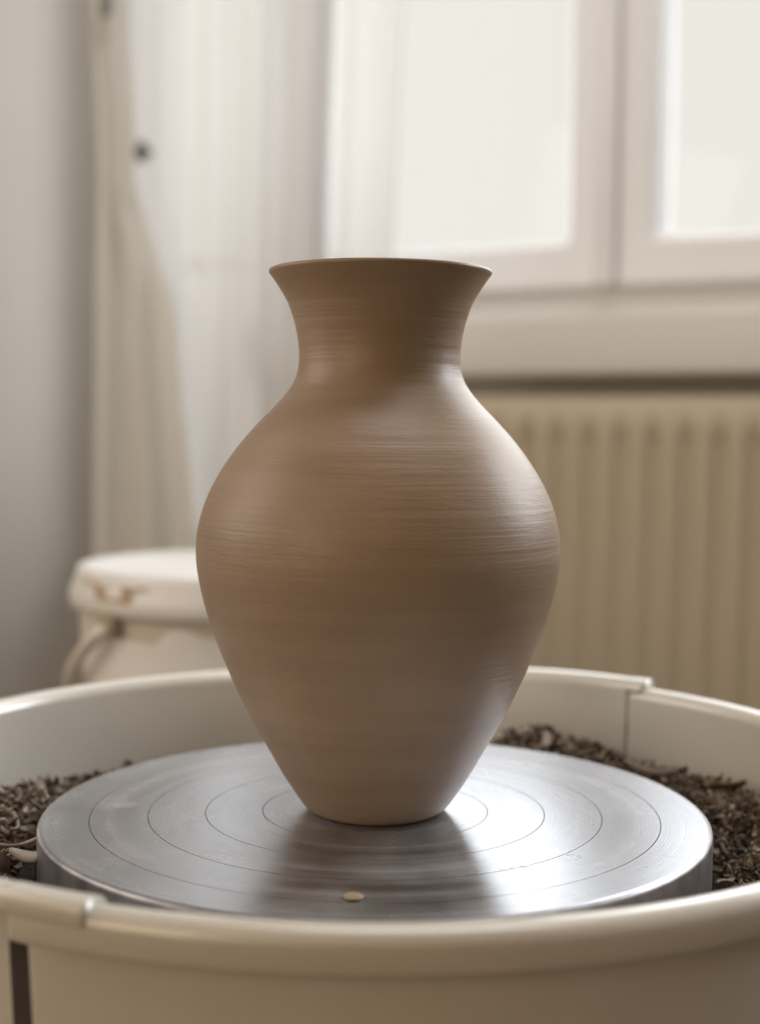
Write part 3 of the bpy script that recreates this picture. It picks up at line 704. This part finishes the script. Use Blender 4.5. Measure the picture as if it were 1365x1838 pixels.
for i in range(7):
    curl(rnd.uniform(-22, 32), rnd.uniform(0.160, 0.203), rnd.uniform(0.0, 0.002), rnd.uniform(0.4, 0.6), True, 'pale tan clay curl lying on the dark heap right of the wheel head', 'pale clay curls right of the wheel head')
for i in range(14):
    curl(rnd.uniform(50, 68), rnd.uniform(0.163, 0.195), rnd.uniform(0.0, 0.004), rnd.uniform(0.5, 0.95), False, 'brown clay curl piled behind the wheel head beside the pan joint', 'brown clay curls behind the wheel head')
for i in range(9):
    curl(rnd.uniform(54, 68), rnd.uniform(0.163, 0.190), rnd.uniform(0.002, 0.005), rnd.uniform(0.6, 1.0), True, 'pale clay curl piled behind the wheel head beside the pan joint', 'pale clay curls behind the wheel head')
for i in range(10):
    curl(rnd.uniform(118, 148), rnd.uniform(0.160, 0.175), rnd.uniform(0.0, 0.003), rnd.uniform(0.4, 0.7), False, 'clay curl peeping over the back left edge of the wheel head', 'clay curls behind the wheel head edge')
# a few that stand out
def strip(name_label, px, py, rel_z, ln, wd, cv, rz, tilt, mat, lift=0.0):
    p = at_z(px, py, ZW + rel_z); bm = bmesh.new()
    ribbon(bm, Matrix.Identity(4), ln, wd, cv, 0.5, 0.0010, n=14)
    o = mesh_obj('clay_strip', bm, mat, None, True); o.matrix_world = Matrix.Translation(p) @ Matrix.Rotation(TH + math.radians(rz), 4, 'Z') @ Matrix.Rotation(math.radians(tilt), 4, 'X')
    tag(o, name_label, 'clay trimming'); return o
strip("curved dark clay strip standing against the pan's inner wall at the right", 1290, 1412, -0.012, 0.030, 0.006, 1.9, 150, 60, M_darkclay)
strip('long dark clay strip lying along the back right edge of the wheel head', 1172, 1384, -0.010, 0.034, 0.006, 1.0, -35, 20, M_darkclay)
strip('broad pale clay strip touching the left edge of the wheel head', 52, 1538, -0.011, 0.018, 0.005, 2.2, -20, 45, M_shavpale)
strip('whitish clay strip at the left border of the picture beside the wheel head', 16, 1518, -0.009, 0.026, 0.008, 0.9, 12, -20, M_shavpale)
strip('arched pale clay strip on top of the pile behind the wheel head', 1002, 1322, -0.006, 0.034, 0.007, 2.6, 10, 180, M_shavpale)

# ------------------------------------------------------------------ vase
VP = [(0.0, 0.0272), (0.0014, 0.0305), (0.0040, 0.0332), (0.00956, 0.03709), (0.01824, 0.04267), (0.03108, 0.04993), (0.03631, 0.05297), (0.04647, 0.05838), (0.05509, 0.06250), (0.06369, 0.06639),
      (0.07213, 0.06990), (0.08061, 0.07315), (0.08917, 0.07595), (0.0976, 0.07825), (0.10609, 0.08003), (0.11328, 0.08093), (0.12004, 0.08105), (0.12629, 0.08046), (0.13479, 0.07852), (0.14314, 0.07535),
      (0.15153, 0.07102), (0.15993, 0.06553), (0.16829, 0.05896), (0.17556, 0.05237), (0.181, 0.04700), (0.18644, 0.04213), (0.19188, 0.03834), (0.1973, 0.03640), (0.20273, 0.03583), (0.20815, 0.03605),
      (0.21712, 0.03756), (0.22608, 0.04045), (0.22976, 0.04225), (0.23515, 0.04560), (0.2390, 0.04835)]
vp = catmull([(r, z) for z, r in VP], 8)
prof = [(0.0, 0.0012), (0.024, 0.0012)] + vp
zt = 0.2405
prof += [(0.04915, 0.2400), (0.04935, 0.2408), (0.0490, 0.2416), (0.0482, 0.2419), (0.0472, 0.2414)]
inner = [(max(r - 0.0042, 0.004), z) for z, r in [(a, b) for a, b in VP[::-1]] if z > 0.008]
prof += catmull(inner, 4) + [(0.0, 0.009)]
bm = bmesh.new(); cols = lathe(bm, prof, 200); fix(bm, 1e-7)
vase = mesh_obj('clay_vase', bm, M_clay, None, True, (0.0004 * RT.x, 0.0004 * RT.y, ZW))
tag(vase, 'tall unglazed clay vase with a flared neck standing on the wheel head', 'vase')

# small flat tan dab near the front of the wheel head
p = at_z(634, 1613, ZW)
bm = bmesh.new(); bmesh.ops.create_icosphere(bm, subdivisions=3, radius=0.0036)
for v in bm.verts:
    v.co.z = v.co.z * 0.28 + 0.0008; v.co.x *= 1.15
    if v.co.z < 0: v.co.z = 0
    v.co += Vector((1, 1, 0)) * 0.0005 * noise.noise(v.co * 400)
dab = mesh_obj('tan_dab', bm, plain('dab_tan', (0.36, 0.27, 0.19), 0.6), None, True, (p.x, p.y, ZW))
tag(dab, 'small flat tan dab on the wheel head in front of the vase', 'clay dab')
